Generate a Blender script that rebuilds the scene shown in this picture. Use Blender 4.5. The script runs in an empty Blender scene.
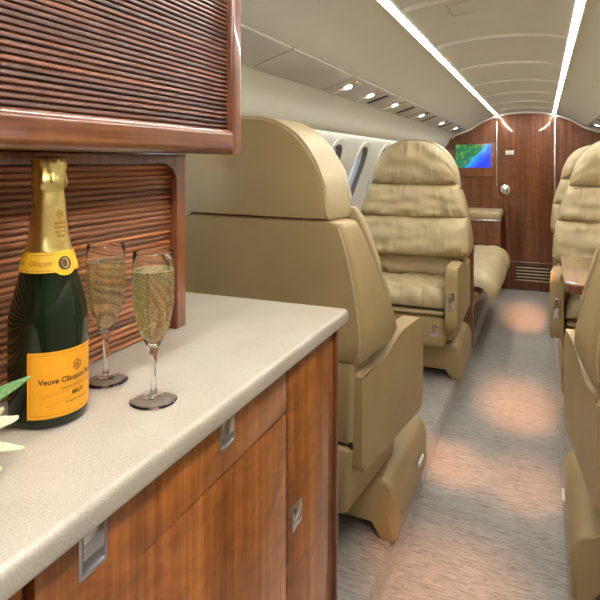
import bpy, bmesh, math, random
from mathutils import Vector, Matrix, noise
random.seed(7)
PI = math.pi
sc = bpy.context.scene
C = sc.collection

# ------------------------------------------------------------------ helpers
def link(name, bm, mat, parent=None, loc=(0, 0, 0), rot=(0, 0, 0), sharp=35, smooth=True):
    bmesh.ops.recalc_face_normals(bm, faces=bm.faces)
    me = bpy.data.meshes.new(name)
    bm.to_mesh(me); bm.free()
    if mat is not None:
        for m in (mat if isinstance(mat, (list, tuple)) else [mat]):
            me.materials.append(m)
    if smooth:
        me.shade_smooth()
        me.set_sharp_from_angle(angle=math.radians(sharp))
    o = bpy.data.objects.new(name, me)
    C.objects.link(o)
    o.location = loc; o.rotation_euler = rot
    if parent is not None:
        o.parent = parent
    return o

def tag(o, label=None, cat=None, group=None, kind=None):
    if label: o['label'] = label
    if cat: o['category'] = cat
    if group: o['group'] = group
    if kind: o['kind'] = kind
    return o

def thing(name, label, cat, loc=(0, 0, 0), rotz=0, group=None):
    o = bpy.data.objects.new(name, None); C.objects.link(o)
    o.empty_display_size = 0.1
    o.location = loc; o.rotation_euler = (0, 0, rotz)
    return tag(o, label, cat, group)

def dup(root, loc, rotz, label, group=None):
    r = root.copy(); C.objects.link(r)
    r.location = loc; r.rotation_euler = (0, 0, rotz)
    r['label'] = label
    if group: r['group'] = group
    for ch in list(root.children):
        c = ch.copy(); C.objects.link(c); c.parent = r
        for g in list(ch.children):
            d = g.copy(); C.objects.link(d); d.parent = c
    return r

def rbox(bm, c, s, r=0.005, seg=3):
    t = bmesh.new()
    bmesh.ops.create_cube(t, size=1)
    for v in t.verts:
        v.co = Vector((v.co.x * s[0] + c[0], v.co.y * s[1] + c[1], v.co.z * s[2] + c[2]))
    if r > 0:
        r = min(r, min(s) * 0.49)
        bmesh.ops.bevel(t, geom=list(t.edges), offset=r, segments=seg, profile=0.5, affect='EDGES')
    merge(bm, t)
    return bm

def merge(bm, t):
    me = bpy.data.meshes.new('tmp'); t.to_mesh(me); t.free()
    bm.from_mesh(me); bpy.data.meshes.remove(me)

def round_poly(pts, rad, seg=6):
    """pts 2D list, rad number or list: replaces every corner by an arc"""
    n = len(pts); out = []
    for i in range(n):
        p = Vector(pts[i]); a = Vector(pts[i - 1]); b = Vector(pts[(i + 1) % n])
        r = rad[i] if isinstance(rad, (list, tuple)) else rad
        if r <= 0: out.append(tuple(p)); continue
        da = (a - p); db = (b - p)
        la, lb = da.length, db.length
        da.normalize(); db.normalize()
        k = min(r, la * .48, lb * .48)
        p0 = p + da * k; p1 = p + db * k
        for j in range(seg + 1):
            t = j / seg
            out.append(tuple(p0 * (1 - t) ** 2 + p * 2 * t * (1 - t) + p1 * t * t))
    return out

def prism(bm, pts, axis, a, b, bev=0, seg=3):
    """extrude the 2D outline between a and b along axis; outline is in the two other axes in xyz order"""
    t = bmesh.new()
    def mk(p, h):
        if axis == 'x': return (h, p[0], p[1])
        if axis == 'y': return (p[0], h, p[1])
        return (p[0], p[1], h)
    A = [t.verts.new(mk(p, a)) for p in pts]
    B = [t.verts.new(mk(p, b)) for p in pts]
    n = len(pts)
    fa = t.faces.new(A); fb = t.faces.new(B[::-1])
    for i in range(n):
        t.faces.new([A[i], B[i], B[(i + 1) % n], A[(i + 1) % n]])
    if bev > 0:
        es = set(fa.edges) | set(fb.edges)
        bmesh.ops.bevel(t, geom=list(es), offset=bev, segments=seg, profile=0.5, affect='EDGES')
    merge(bm, t)
    return bm

def lathe(bm, prof, seg=48, c=(0, 0, 0), a0=0, a1=2 * PI):
    full = abs(a1 - a0 - 2 * PI) < 1e-6
    rings = []
    for r, z in prof:
        if r < 1e-6 and full:
            rings.append([bm.verts.new((c[0], c[1], c[2] + z))] * seg)
        else:
            k = seg if full else seg + 1
            rings.append([bm.verts.new((c[0] + r * math.cos(a0 + (a1 - a0) * i / seg), c[1] + r * math.sin(a0 + (a1 - a0) * i / seg), c[2] + z)) for i in range(k)])
    for p, q in zip(rings, rings[1:]):
        m = seg if full else seg
        for i in range(m):
            j = (i + 1) % len(p) if full else i + 1
            vs = []
            for v in (p[i], p[j], q[j], q[i]):
                if v not in vs: vs.append(v)
            if len(vs) > 2:
                try: bm.faces.new(vs)
                except ValueError: pass
    return bm

def tube(bm, pts, r, seg=8, cap=True):
    rings = []
    n = len(pts)
    for i, p in enumerate(pts):
        p = Vector(p)
        d = (Vector(pts[min(i + 1, n - 1)]) - Vector(pts[max(i - 1, 0)])).normalized()
        u = d.orthogonal().normalized() if i == 0 else (u - d * u.dot(d)).normalized()
        w = d.cross(u)
        rr = r[i] if isinstance(r, (list, tuple)) else r
        rings.append([bm.verts.new(p + (u * math.cos(2 * PI * k / seg) + w * math.sin(2 * PI * k / seg)) * rr) for k in range(seg)])
    for a, b in zip(rings, rings[1:]):
        for k in range(seg):
            bm.faces.new([a[k], a[(k + 1) % seg], b[(k + 1) % seg], b[k]])
    if cap:
        bm.faces.new(rings[0]); bm.faces.new(rings[-1][::-1])
    return bm

def pillow(bm, fmap, nu=56, nv=24, depth=0.06, wr=0.006, seed=0, pu=8, ps=4, freq=16, crease=1.0, drape=0.0):
    """a closed stuffed cushion: fmap(u, s, d) places u,s in [-1,1] and height d"""
    F = []; B = []
    for j in range(nv + 1):
        s = -1 + 2 * j / nv
        s = math.copysign(abs(s) ** 0.8, s)
        F.append([]); B.append([])
        for i in range(nu + 1):
            u = -1 + 2 * i / nu
            u = math.copysign(abs(u) ** 0.8, u)
            eu = max(0, 1 - abs(u) ** pu) ** 0.5
            es = max(0, 1 - abs(s) ** ps) ** 0.5
            e = eu * es
            n1 = noise.noise(Vector((u * freq * .55 + seed * 9.1, s * .9 + seed, 0)))
            n2 = noise.noise(Vector((u * freq * 1.25 + seed * 3.7, s * 1.6 - seed, 4)))
            n3 = noise.noise(Vector((u * 2.6 + seed, s * 2.2, seed * 1.7)))
            w = wr * e * ((n1 * 1.2 + n2 * .75) * (.10 + 1.1 * s * s) * crease + n3 * .9)
            if drape:
                w += wr * drape * e * noise.noise(Vector((u * 4 + seed, s * 7 + u * 2, 2.2)))
            d = depth * e + w
            F[-1].append(bm.verts.new(fmap(u, s, max(d, 0))))
            edge = i in (0, nu) or j in (0, nv)
            B[-1].append(F[-1][-1] if edge else bm.verts.new(fmap(u, s, -0.004)))
    for j in range(nv):
        for i in range(nu):
            bm.faces.new([F[j][i], F[j][i + 1], F[j + 1][i + 1], F[j + 1][i]])
            q = [B[j][i], B[j + 1][i], B[j + 1][i + 1], B[j][i + 1]]
            if len(set(q)) == 4 and set(q) != {F[j][i], F[j][i + 1], F[j + 1][i + 1], F[j + 1][i]}:
                bm.faces.new(q)
    return bm

def lerp_table(tab, z):
    if z <= tab[0][0]: return tab[0][1:]
    for a, b in zip(tab, tab[1:]):
        if z <= b[0]:
            t = (z - a[0]) / (b[0] - a[0])
            return tuple(p + (q - p) * t for p, q in zip(a[1:], b[1:]))
    return tab[-1][1:]

# ------------------------------------------------------------------ materials
def new_mat(name):
    m = bpy.data.materials.new(name); m.use_nodes = True
    nt = m.node_tree
    return m, nt, nt.nodes['Principled BSDF']

def N(nt, t, **kw):
    n = nt.nodes.new(t)
    for k, v in kw.items():
        if k in n.inputs: n.inputs[k].default_value = v
        else: setattr(n, k, v)
    return n

def coords(nt, scale):
    tc = N(nt, 'ShaderNodeTexCoord'); mp = N(nt, 'ShaderNodeMapping')
    nt.links.new(tc.outputs['Object'], mp.inputs['Vector'])
    mp.inputs['Scale'].default_value = scale
    return mp.outputs['Vector']

def ramp(nt, fac, stops):
    r = N(nt, 'ShaderNodeValToRGB')
    els = r.color_ramp.elements
    while len(els) < len(stops): els.new(0.5)
    for e, (p, c) in zip(els, stops):
        e.position = p; e.color = (*c, 1)
    nt.links.new(fac, r.inputs['Fac'])
    return r.outputs['Color']

def mixc(nt, fac, a, b, mode='MIX'):
    m = N(nt, 'ShaderNodeMix', data_type='RGBA', blend_type=mode)
    if isinstance(fac, (int, float)): m.inputs[0].default_value = fac
    else: nt.links.new(fac, m.inputs[0])
    for k, x in ((6, a), (7, b)):
        if isinstance(x, tuple): m.inputs[k].default_value = (*x, 1)
        else: nt.links.new(x, m.inputs[k])
    return m.outputs[2]

def bump(nt, h, dist, strength=1.0):
    b = N(nt, 'ShaderNodeBump'); b.inputs['Distance'].default_value = dist
    b.inputs['Strength'].default_value = strength
    nt.links.new(h, b.inputs['Height'])
    return b.outputs['Normal']

def plain(name, col, rough=0.5, metal=0.0, coat=0.0, noise_amt=0.06, nscale=30, **kw):
    m, nt, p = new_mat(name)
    v = coords(nt, (nscale,) * 3)
    n = N(nt, 'ShaderNodeTexNoise'); nt.links.new(v, n.inputs['Vector'])
    c = ramp(nt, n.outputs['Fac'], [(0.3, tuple(x * (1 - noise_amt) for x in col)), (0.7, tuple(min(1, x * (1 + noise_amt)) for x in col))])
    nt.links.new(c, p.inputs['Base Color'])
    p.inputs['Roughness'].default_value = rough
    p.inputs['Metallic'].default_value = metal
    p.inputs['Coat Weight'].default_value = coat
    p.inputs['Coat Roughness'].default_value = 0.05
    for k, x in kw.items(): p.inputs[k].default_value = x
    return m

def wood(name, dark, mid, light, grain='z', rough=0.3, coat=1.0, fine=1.0, figure=0.35, pore=0.45):
    m, nt, p = new_mat(name)
    lo, hi = 1.6, 60 * fine
    sc3 = {'z': (hi, hi, lo), 'y': (hi, lo, hi), 'x': (lo, hi, hi)}[grain]
    v = coords(nt, sc3)
    n1 = N(nt, 'ShaderNodeTexNoise', Scale=1.0, Detail=5.0, Roughness=0.62, Distortion=0.4)
    nt.links.new(v, n1.inputs['Vector'])
    c = ramp(nt, n1.outputs['Fac'], [(0.28, dark), (0.5, mid), (0.72, light)])
    # broad bands
    s2 = {'z': (9, 9, .5), 'y': (9, .5, 9), 'x': (.5, 9, 9)}[grain]
    v2 = coords(nt, s2)
    n2 = N(nt, 'ShaderNodeTexNoise', Scale=1.0, Detail=2.0); nt.links.new(v2, n2.inputs['Vector'])
    band = ramp(nt, n2.outputs['Fac'], [(0.3, (0.62, 0.58, 0.55)), (0.7, (1.25, 1.2, 1.15))])
    c = mixc(nt, 0.8, c, band, 'MULTIPLY')
    # cross figure (flame ripples across the grain)
    s3 = {'z': (14, 14, 26), 'y': (14, 26, 14), 'x': (26, 14, 14)}[grain]
    v3 = coords(nt, s3)
    n3 = N(nt, 'ShaderNodeTexNoise', Scale=1.0, Detail=3.0, Distortion=1.2); nt.links.new(v3, n3.inputs['Vector'])
    fig = ramp(nt, n3.outputs['Fac'], [(0.35, (0.72, 0.66, 0.6)), (0.62, (1.18, 1.16, 1.12))])
    c = mixc(nt, figure, c, fig, 'MULTIPLY')
    s4 = {'z': (260, 260, 7), 'y': (260, 7, 260), 'x': (7, 260, 260)}[grain]
    v4 = coords(nt, s4)
    n4 = N(nt, 'ShaderNodeTexNoise', Scale=1.0, Detail=1.0); nt.links.new(v4, n4.inputs['Vector'])
    po = ramp(nt, n4.outputs['Fac'], [(0.36, (0.5, 0.42, 0.36)), (0.5, (1, 1, 1))])
    c = mixc(nt, pore, c, po, 'MULTIPLY')
    nt.links.new(c, p.inputs['Base Color'])
    p.inputs['Roughness'].default_value = rough
    p.inputs['Coat Weight'].default_value = coat
    p.inputs['Coat Roughness'].default_value = 0.035
    return m

def leather_mat(name, c0, c1):
    m, nt, p = new_mat(name)
    v = coords(nt, (5, 5, 5))
    n = N(nt, 'ShaderNodeTexNoise', Scale=1.0, Detail=4.0); nt.links.new(v, n.inputs['Vector'])
    c = ramp(nt, n.outputs['Fac'], [(0.3, c0), (0.7, c1)])
    nt.links.new(c, p.inputs['Base Color'])
    v2 = coords(nt, (1, 1, 1))
    vo = N(nt, 'ShaderNodeTexVoronoi', Scale=420.0); nt.links.new(v2, vo.inputs['Vector'])
    n2 = N(nt, 'ShaderNodeTexNoise', Scale=34.0, Detail=3.0, Distortion=.6); nt.links.new(v2, n2.inputs['Vector'])
    b1 = bump(nt, n2.outputs['Fac'], 0.0010, 0.4)
    b = N(nt, 'ShaderNodeBump'); b.inputs['Distance'].default_value = 0.0004; b.inputs['Strength'].default_value = .5
    nt.links.new(vo.outputs['Distance'], b.inputs['Height']); nt.links.new(b1, b.inputs['Normal'])
    nt.links.new(b.outputs['Normal'], p.inputs['Normal'])
    p.inputs['Roughness'].default_value = 0.42
    p.inputs['Specular IOR Level'].default_value = 0.45
    return m

def carpet_mat():
    m, nt, p = new_mat('carpet_wool')
    v = coords(nt, (16, 170, 30))
    n = N(nt, 'ShaderNodeTexNoise', Scale=1.0, Detail=4.0, Roughness=.65, Distortion=1.6); nt.links.new(v, n.inputs['Vector'])
    c = ramp(nt, n.outputs['Fac'], [(0.34, (0.15, 0.128, 0.108)), (0.47, (0.35, 0.33, 0.305)), (0.68, (0.49, 0.47, 0.445))])
    v2 = coords(nt, (3, 2.2, 2))
    n2 = N(nt, 'ShaderNodeTexNoise', Scale=1.0, Detail=2.0); nt.links.new(v2, n2.inputs['Vector'])
    c = mixc(nt, .6, c, ramp(nt, n2.outputs['Fac'], [(0.35, (.82, .8, .78)), (.65, (1.1, 1.1, 1.1))]), 'MULTIPLY')
    nt.links.new(c, p.inputs['Base Color'])
    v3 = coords(nt, (260, 260, 260))
    n3 = N(nt, 'ShaderNodeTexNoise', Scale=1.0, Detail=1.0); nt.links.new(v3, n3.inputs['Vector'])
    nt.links.new(bump(nt, n3.outputs['Fac'], 0.003, .6), p.inputs['Normal'])
    p.inputs['Roughness'].default_value = 0.85
    p.inputs['Sheen Weight'].default_value = 0.3
    return m

def stone_mat():
    m, nt, p = new_mat('speckled_counter')
    v = coords(nt, (1, 1, 1))
    n = N(nt, 'ShaderNodeTexNoise', Scale=520.0, Detail=2.0); nt.links.new(v, n.inputs['Vector'])
    c = ramp(nt, n.outputs['Fac'], [(0.28, (0.44, 0.385, 0.30)), (0.48, (0.53, 0.485, 0.405)), (0.72, (0.59, 0.55, 0.475))])
    n2 = N(nt, 'ShaderNodeTexNoise', Scale=9.0, Detail=3.0); nt.links.new(v, n2.inputs['Vector'])
    c = mixc(nt, .5, c, ramp(nt, n2.outputs['Fac'], [(0.35, (.86, .83, .80)), (.65, (1.05, 1.05, 1.05))]), 'MULTIPLY')
    nt.links.new(c, p.inputs['Base Color'])
    p.inputs['Roughness'].default_value = 0.34
    return m

def emit(name, col, s):
    m, nt, p = new_mat(name)
    p.inputs['Base Color'].default_value = (*col, 1)
    p.inputs['Emission Color'].default_value = (*col, 1)
    p.inputs['Emission Strength'].default_value = s
    return m

def glass_mat(name, col, ior, rough=0.0):
    m, nt, p = new_mat(name)
    p.inputs['Base Color'].default_value = (*col, 1)
    p.inputs['Transmission Weight'].default_value = 1
    p.inputs['IOR'].default_value = ior
    p.inputs['Roughness'].default_value = rough
    return m

STRIP_E, COVE_E, FILL_E = 27.0, 5.5, 3.6
M_wood_bulk = wood('bulkhead_veneer', (0.11, 0.036, 0.014), (0.21, 0.075, 0.028), (0.30, 0.120, 0.048), 'z', figure=.55)
M_wood_cab = wood('cabinet_veneer', (0.25, 0.075, 0.014), (0.40, 0.135, 0.028), (0.54, 0.21, 0.052), 'z', rough=.32, coat=.6, figure=.75, fine=.9, pore=.4)
M_wood_rail = wood('rail_wood', (0.10, 0.030, 0.012), (0.20, 0.068, 0.026), (0.31, 0.125, 0.052), 'y', coat=1.0)
M_wood_post = wood('post_wood', (0.11, 0.030, 0.012), (0.23, 0.075, 0.03), (0.34, 0.13, 0.055), 'z')
M_wood_table = wood('table_wood', (0.30, 0.14, 0.06), (0.44, 0.23, 0.11), (0.54, 0.31, 0.16), 'y', figure=.2, pore=.2)

def tambour_mat(name, dark, mid, light, z0, pitch):
    m, nt, p = new_mat(name)
    tc = N(nt, 'ShaderNodeTexCoord'); sx = N(nt, 'ShaderNodeSeparateXYZ')
    nt.links.new(tc.outputs['Object'], sx.inputs[0])
    sub = N(nt, 'ShaderNodeMath', operation='SUBTRACT'); nt.links.new(sx.outputs['Z'], sub.inputs[0]); sub.inputs[1].default_value = z0
    dv = N(nt, 'ShaderNodeMath', operation='DIVIDE'); nt.links.new(sub.outputs[0], dv.inputs[0]); dv.inputs[1].default_value = pitch
    fl = N(nt, 'ShaderNodeMath', operation='FLOOR'); nt.links.new(dv.outputs[0], fl.inputs[0])
    wn = N(nt, 'ShaderNodeTexWhiteNoise', noise_dimensions='1D'); nt.links.new(fl.outputs[0], wn.inputs['W'])
    off = N(nt, 'ShaderNodeMath', operation='MULTIPLY'); nt.links.new(wn.outputs['Value'], off.inputs[0]); off.inputs[1].default_value = 40
    cb = N(nt, 'ShaderNodeCombineXYZ')
    ys = N(nt, 'ShaderNodeMath', operation='MULTIPLY_ADD'); nt.links.new(sx.outputs['Y'], ys.inputs[0]); ys.inputs[1].default_value = 3.2
    nt.links.new(off.outputs[0], ys.inputs[2])
    zs = N(nt, 'ShaderNodeMath', operation='MULTIPLY'); nt.links.new(sx.outputs['Z'], zs.inputs[0]); zs.inputs[1].default_value = 260
    nt.links.new(ys.outputs[0], cb.inputs['Y']); nt.links.new(zs.outputs[0], cb.inputs['Z'])
    n = N(nt, 'ShaderNodeTexNoise', Scale=1.0, Detail=3.0, Distortion=.3); nt.links.new(cb.outputs[0], n.inputs['Vector'])
    c = ramp(nt, n.outputs['Fac'], [(0.3, dark), (0.5, mid), (0.72, light)])
    tint = ramp(nt, wn.outputs['Value'], [(0, (.45, .45, .5)), (1, (1.45, 1.32, 1.15))])
    c = mixc(nt, .85, c, tint, 'MULTIPLY')
    nt.links.new(c, p.inputs['Base Color'])
    p.inputs['Roughness'].default_value = .32
    p.inputs['Coat Weight'].default_value = .22; p.inputs['Coat Roughness'].default_value = .15
    return m

M_leather = leather_mat('tan_leather', (0.37, 0.275, 0.125), (0.435, 0.33, 0.160))
M_leather_soft = leather_mat('soft_tan_leather', (0.455, 0.365, 0.205), (0.53, 0.435, 0.255))
M_carpet = carpet_mat()
M_stone = stone_mat()
M_liner = plain('cream_liner', (0.69, 0.685, 0.605), .55, noise_amt=.02, nscale=2)
M_wall = plain('pale_sidewall', (0.72, 0.72, 0.66), .5, noise_amt=.02, nscale=2)
M_psu = plain('grey_service_panel', (0.60, 0.58, 0.55), .5, noise_amt=.04, nscale=60)
M_gap = plain('dark_gap', (0.03, 0.022, 0.018), .7)
M_seam = plain('liner_seam', (0.24, 0.22, 0.19), .7)
M_trimlight = plain('bright_trim', (0.86, 0.84, 0.78), .3, noise_amt=.01)
M_chrome = plain('satin_chrome', (0.78, 0.78, 0.80), .16, 1.0, noise_amt=.03)
M_chrome_dark = plain('shaded_steel', (0.42, 0.42, 0.44), .3, 1.0)
M_brass = plain('brass_slat', (0.72, 0.52, 0.34), .3, 1.0)
M_white = plain('white_plastic', (0.8, 0.8, 0.78), .4)
M_black = plain('black_plastic', (0.02, 0.02, 0.02), .4)
M_strip = emit('ceiling_strip_lamp', (1.0, 0.975, 0.93), STRIP_E)
M_cove = emit('cove_lamp', (1.0, 0.97, 0.90), COVE_E)
M_read = emit('reading_lens', (1.0, 0.95, 0.86), 4.0)
M_inner_ring = plain('dark_grey_ring', (0.16, 0.155, 0.14), .5)
M_hatch = plain('hatch_line', (0.46, 0.44, 0.38), .6)
M_pane = glass_mat('window_glass', (0.92, 0.96, 1.0), 1.1, 0.0)

# ------------------------------------------------------------------ the cabin shell
XC = -0.16
Y0, Y1 = -1.3, 5.98
H = 0.10            # height of the raised side floors above the aisle
def spline(pts, n=10):
    P = [Vector((p[0], p[1], 0)) for p in pts]; out = []
    for i in range(len(P) - 1):
        p0 = P[max(i - 1, 0)]; p1 = P[i]; p2 = P[i + 1]; p3 = P[min(i + 2, len(P) - 1)]
        for j in range(n):
            t = j / n
            q = 0.5 * ((2 * p1) + (p2 - p0) * t + (2 * p0 - 5 * p1 + 4 * p2 - p3) * t * t + (-p0 + 3 * p1 - 3 * p2 + p3) * t ** 3)
            out.append((q.x, q.y))
    out.append((P[-1].x, P[-1].y))
    return out
CEIL = spline([(0, 1.765), (.14, 1.757), (.26, 1.733), (.40, 1.68), (.52, 1.606), (.61, 1.573), (.67, 1.548), (.715, 1.495), (.745, 1.43), (.775, 1.405)], 6)
WALL = spline([(.845, 1.47), (.845, 1.40), (.90, 1.25), (.955, 1.1), (.985, .95), (1.0, .8), (.99, .6), (.96, .4), (.90, .2), (.86, .05)], 6)
def ceil_z(xr):
    xr = abs(xr)
    for a, b in zip(CEIL, CEIL[1:]):
        if a[0] <= xr <= b[0]: return a[1] + (b[1] - a[1]) * (xr - a[0]) / (b[0] - a[0])
    return CEIL[-1][1]

# ceiling : one curved liner closed by a small return lip on each side
prof = [(-x, z) for x, z in CEIL[::-1]] + CEIL[1:]
def sweep(bm, prof, ya, yb, th, ny=1):
    """open profile (xr,z) swept along y with thickness th outward (up / out)"""
    n = len(prof); outer = []
    for i, (x, z) in enumerate(prof):
        a = Vector(prof[max(i - 1, 0)]); b = Vector(prof[min(i + 1, n - 1)])
        d = (b - a).normalized(); nn = Vector((-d.y, d.x))
        outer.append((x + nn.x * th, z + nn.y * th))
    loop = prof + outer[::-1]
    rows = []
    for k in range(ny + 1):
        y = ya + (yb - ya) * k / ny
        rows.append([bm.verts.new((XC + p[0], y, p[1])) for p in loop])
    m = len(loop)
    for a, b in zip(rows, rows[1:]):
        for i in range(m):
            bm.faces.new([a[i], a[(i + 1) % m], b[(i + 1) % m], b[i]])
    for r, s in ((rows[0], 1), (rows[-1], -1)):
        for i in range(n - 1):
            q = [r[i], r[i + 1], r[m - 2 - i], r[m - 1 - i]]
            bm.faces.new(q[::s])
    return bm
bm = bmesh.new(); sweep(bm, prof, Y0, Y1, 0.012)
tag(link('ceiling', bm, M_liner, sharp=60), kind='structure')

# side walls with real window openings
WY = [1.42 + .5 * k for k in range(8)]
WZ = 1.185
def window_outline(cy, hw, hh, n=40, ex=2.6):
    out = []
    for i in range(n):
        t = 2 * PI * i / n
        c, s = math.cos(t), math.sin(t)
        out.append((cy + hw * math.copysign(abs(c) ** (2 / ex), c), WZ + hh * math.copysign(abs(s) ** (2 / ex), s)))
    return out
def wall_x(z):
    for a, b in zip(WALL, WALL[1:]):
        if b[1] <= z <= a[1]:
            return a[0] + (b[0] - a[0]) * (a[1] - z) / max(1e-6, (a[1] - b[1]))
    return .9
wi = 0
for side, nm in ((-1, 'left'), (1, 'right')):
    p = [(side * x, z) for x, z in WALL]
    bm = bmesh.new(); sweep(bm, p if side > 0 else p[::-1], Y0, Y1, 0.06)
    w = link('wall_' + nm, bm, M_wall, sharp=50)
    cb = bmesh.new()
    for cy in WY:
        prism(cb, window_outline(cy, .125, .185), 'x', XC + side * .70, XC + side * 1.3)
    cut = link('cutter', cb, None, smooth=False)
    md = w.modifiers.new('b', 'BOOLEAN'); md.operation = 'DIFFERENCE'; md.solver = 'EXACT'; md.object = cut
    dg = bpy.context.evaluated_depsgraph_get(); dg.update()
    me = bpy.data.meshes.new_from_object(w.evaluated_get(dg))
    w.modifiers.clear(); w.data = me
    me.set_sharp_from_angle(angle=math.radians(40))
    bpy.data.objects.remove(cut)
    tag(w, kind='structure')
    for cy in WY:
        wi += 1
        # ring follows the slope of the wall
        bm = bmesh.new()
        o_in = window_outline(cy, .115, .172); o_out = window_outline(cy, .140, .200)
        R = []
        for (pts, dx) in ((o_out, 0.002), (o_out, -.008), (o_in, -.004), (o_in, .045)):
            R.append([bm.verts.new((XC + side * (wall_x(q[1]) + dx), q[0], q[1])) for q in pts])
        for a, b in zip(R, R[1:]):
            for i in range(len(a)):
                j = (i + 1) % len(a); bm.faces.new([a[i], a[j], b[j], b[i]])
        wo = link('window_%d' % wi, bm, M_wall, sharp=40)
        tag(wo, kind='structure')
        bm = bmesh.new(); R = []
        o_g = window_outline(cy, .108, .164)
        for (pts, dx) in ((o_in, .0), (o_g, .0), (o_g, .030), (o_in, .030)):
            R.append([bm.verts.new((XC + side * (wall_x(q[1]) + dx), q[0], q[1])) for q in pts])
        for a, b in zip(R, R[1:] + R[:1]):
            for i in range(len(a)):
                j = (i + 1) % len(a); bm.faces.new([a[i], a[j], b[j], b[i]])
        link('window_inner_ring', bm, M_inner_ring, wo, sharp=40)  # dark grey ring lining the inside of the opening
        bm = bmesh.new()
        oo = window_outline(cy, .118, .176)
        f = [bm.verts.new((XC + side * (wall_x(q[1]) + .030), q[0], q[1])) for q in oo]
        g = [bm.verts.new((XC + side * (wall_x(q[1]) + .034), q[0], q[1])) for q in oo]
        ca = bm.verts.new((XC + side * (wall_x(WZ) + .030), cy, WZ)); cb2 = bm.verts.new((XC + side * (wall_x(WZ) + .034), cy, WZ))
        for i in range(len(f)):
            j = (i + 1) % len(f)
            bm.faces.new([f[i], f[j], ca]); bm.faces.new([g[j], g[i], cb2]); bm.faces.new([f[i], g[i], g[j], f[j]])
        link('window_pane', bm, M_pane, wo, sharp=60)

# floors: sunken aisle and the two raised sides
AL, AR = -.428, .070
bm = bmesh.new(); rbox(bm, ((AL + AR) / 2, (Y0 + Y1) / 2, -.03), (AR - AL + .02, Y1 - Y0, .06), 0)
tag(link('floor', bm, M_carpet), kind='structure')
for a, b in ((XC - .93, AL), (AR, XC + .93)):
    bm = bmesh.new()
    x0, x1 = a, b
    if x1 == AL:
        pts = [(x0, -.06), (x1, -.06), (x1, H - .012), (x1 - .004, H - .004), (x1 - .012, H), (x0, H)]
    else:
        pts = [(x0, -.06), (x1, -.06), (x1, H), (x0 + .012, H), (x0 + .004, H - .004), (x0, H - .012)]
    prism(bm, pts, 'y', Y0, Y1)
    tag(link('floor', bm, M_carpet), kind='structure')

# front bulkhead
def section_outline(top_off=0.0):
    full = [(-x, z) for x, z in CEIL[::-1]] + CEIL[1:]
    low = [p for p in WALL[6:] if p[1] > .12] + [(.88, .05), (.88, -.06)]
    left = [(-x, z) for x, z in low[::-1]]
    return [(XC + x, z) for x, z in left + full + low]
sec = section_outline()
bm = bmesh.new(); prism(bm, sec, 'y', Y1 - .005, Y1 + .06)
tag(link('wall_front', bm, M_wood_bulk, sharp=30), kind='structure')
bm = bmesh.new(); prism(bm, sec, 'y', Y0 - .06, Y0)
tag(link('wall_back', bm, M_wood_bulk, sharp=30), kind='structure')
# light arch trim where the ceiling meets the bulkhead
bm = bmesh.new()
arc = [(XC + x, z - .006) for x, z in prof if abs(x) < .70]
arc2 = [(x, z - .022) for x, z in arc][::-1]
prism(bm, arc + arc2, 'y', Y1 - .03, Y1 - .005)
tag(link('trim_1', bm, M_trimlight, sharp=40), kind='structure')

# the arched door in the bulkhead
DL, DR = -.412, .100
pts = [(DL, .02)] + [(DR, .02)] + [(x, ceil_z(x - XC) - .04) for x in [DR - (DR - DL) * k / 16 for k in range(17)]]
bm = bmesh.new(); prism(bm, pts, 'y', Y1 - .022, Y1 - .005, .003, 2)
door = tag(link('door_1', bm, M_wood_bulk, sharp=30), kind='structure')
bm = bmesh.new(); 
lathe(bm, [(0, .022), (.030, .020), (.044, .012), (.052, .004), (.055, 0), (0, 0)], 32)
k = link('door_knob', bm, M_chrome, door, (-.345, Y1 - .022, .985), (PI / 2, 0, 0))
bm = bmesh.new(); rbox(bm, (0, 0, 0), (.030, .004, .012), .001)
link('knob_slot', bm, M_chrome_dark, k, (0, 0, .022), (PI / 2, 0, 0))
bm = bmesh.new(); rbox(bm, (-.300, Y1 - .026, 1.353), (.075, .008, .042), .003)
sgn = link('door_placard', bm, M_white, door)
bm = bmesh.new(); rbox(bm, (-.300, Y1 - .027, 1.330), (.075, .010, .004), .001)
link('placard_edge', bm, M_black, sgn)
# vent grille
bm = bmesh.new(); rbox(bm, (-.090, Y1 - .026, .165), (.36, .010, .190), .006)
vent = link('vent_panel', bm, M_wood_bulk, door)
for i in range(5):
    bm = bmesh.new(); rbox(bm, (0, 0, 0), (.30, .012, .010), .002)
    link('vent_slat', bm, M_brass, vent, (-.090, Y1 - .034, .105 + i * .031), (.5, 0, 0))
    bm = bmesh.new(); rbox(bm, (0, 0, 0), (.305, .004, .014), .001)
    link('vent_slot', bm, M_gap, vent, (-.090, Y1 - .0325, .1185 + i * .031), (0, 0, 0))
bm = bmesh.new(); rbox(bm, (-.09, Y1 - .030, .277), (.40, .022, .018), .008)
link('vent_ledge', bm, M_wood_bulk, door)
# metal trims beside the door
bm = bmesh.new(); rbox(bm, (DL - .008, Y1 - .018, (1.70 + .88) / 2), (.012, .026, .74), .003)
tag(link('trim_2', bm, M_chrome), kind='structure')
bm = bmesh.new(); rbox(bm, (DR + .008, Y1 - .018, .90), (.014, .026, 1.62), .003)
tag(link('trim_3', bm, M_chrome), kind='structure')

# transverse ceiling joints: narrow battens, coloured bright as the lit panel lips, between the two strip lamps and a little beyond
for i, y in enumerate([1.15, 1.75, 2.37, 3.02, 3.68, 4.32, 4.98, 5.55]):
    bm = bmesh.new()
    pp = [(x, z) for x, z in prof if abs(x) < .25]
    inner = [(XC + x, z - .009) for x, z in pp]; outer = [(XC + x, z + .002) for x, z in pp][::-1]
    prism(bm, inner + outer, 'y', y, y + .020)
    tag(link('trim_%d' % (4 + i), bm, M_trimlight, sharp=40), kind='structure')

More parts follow.
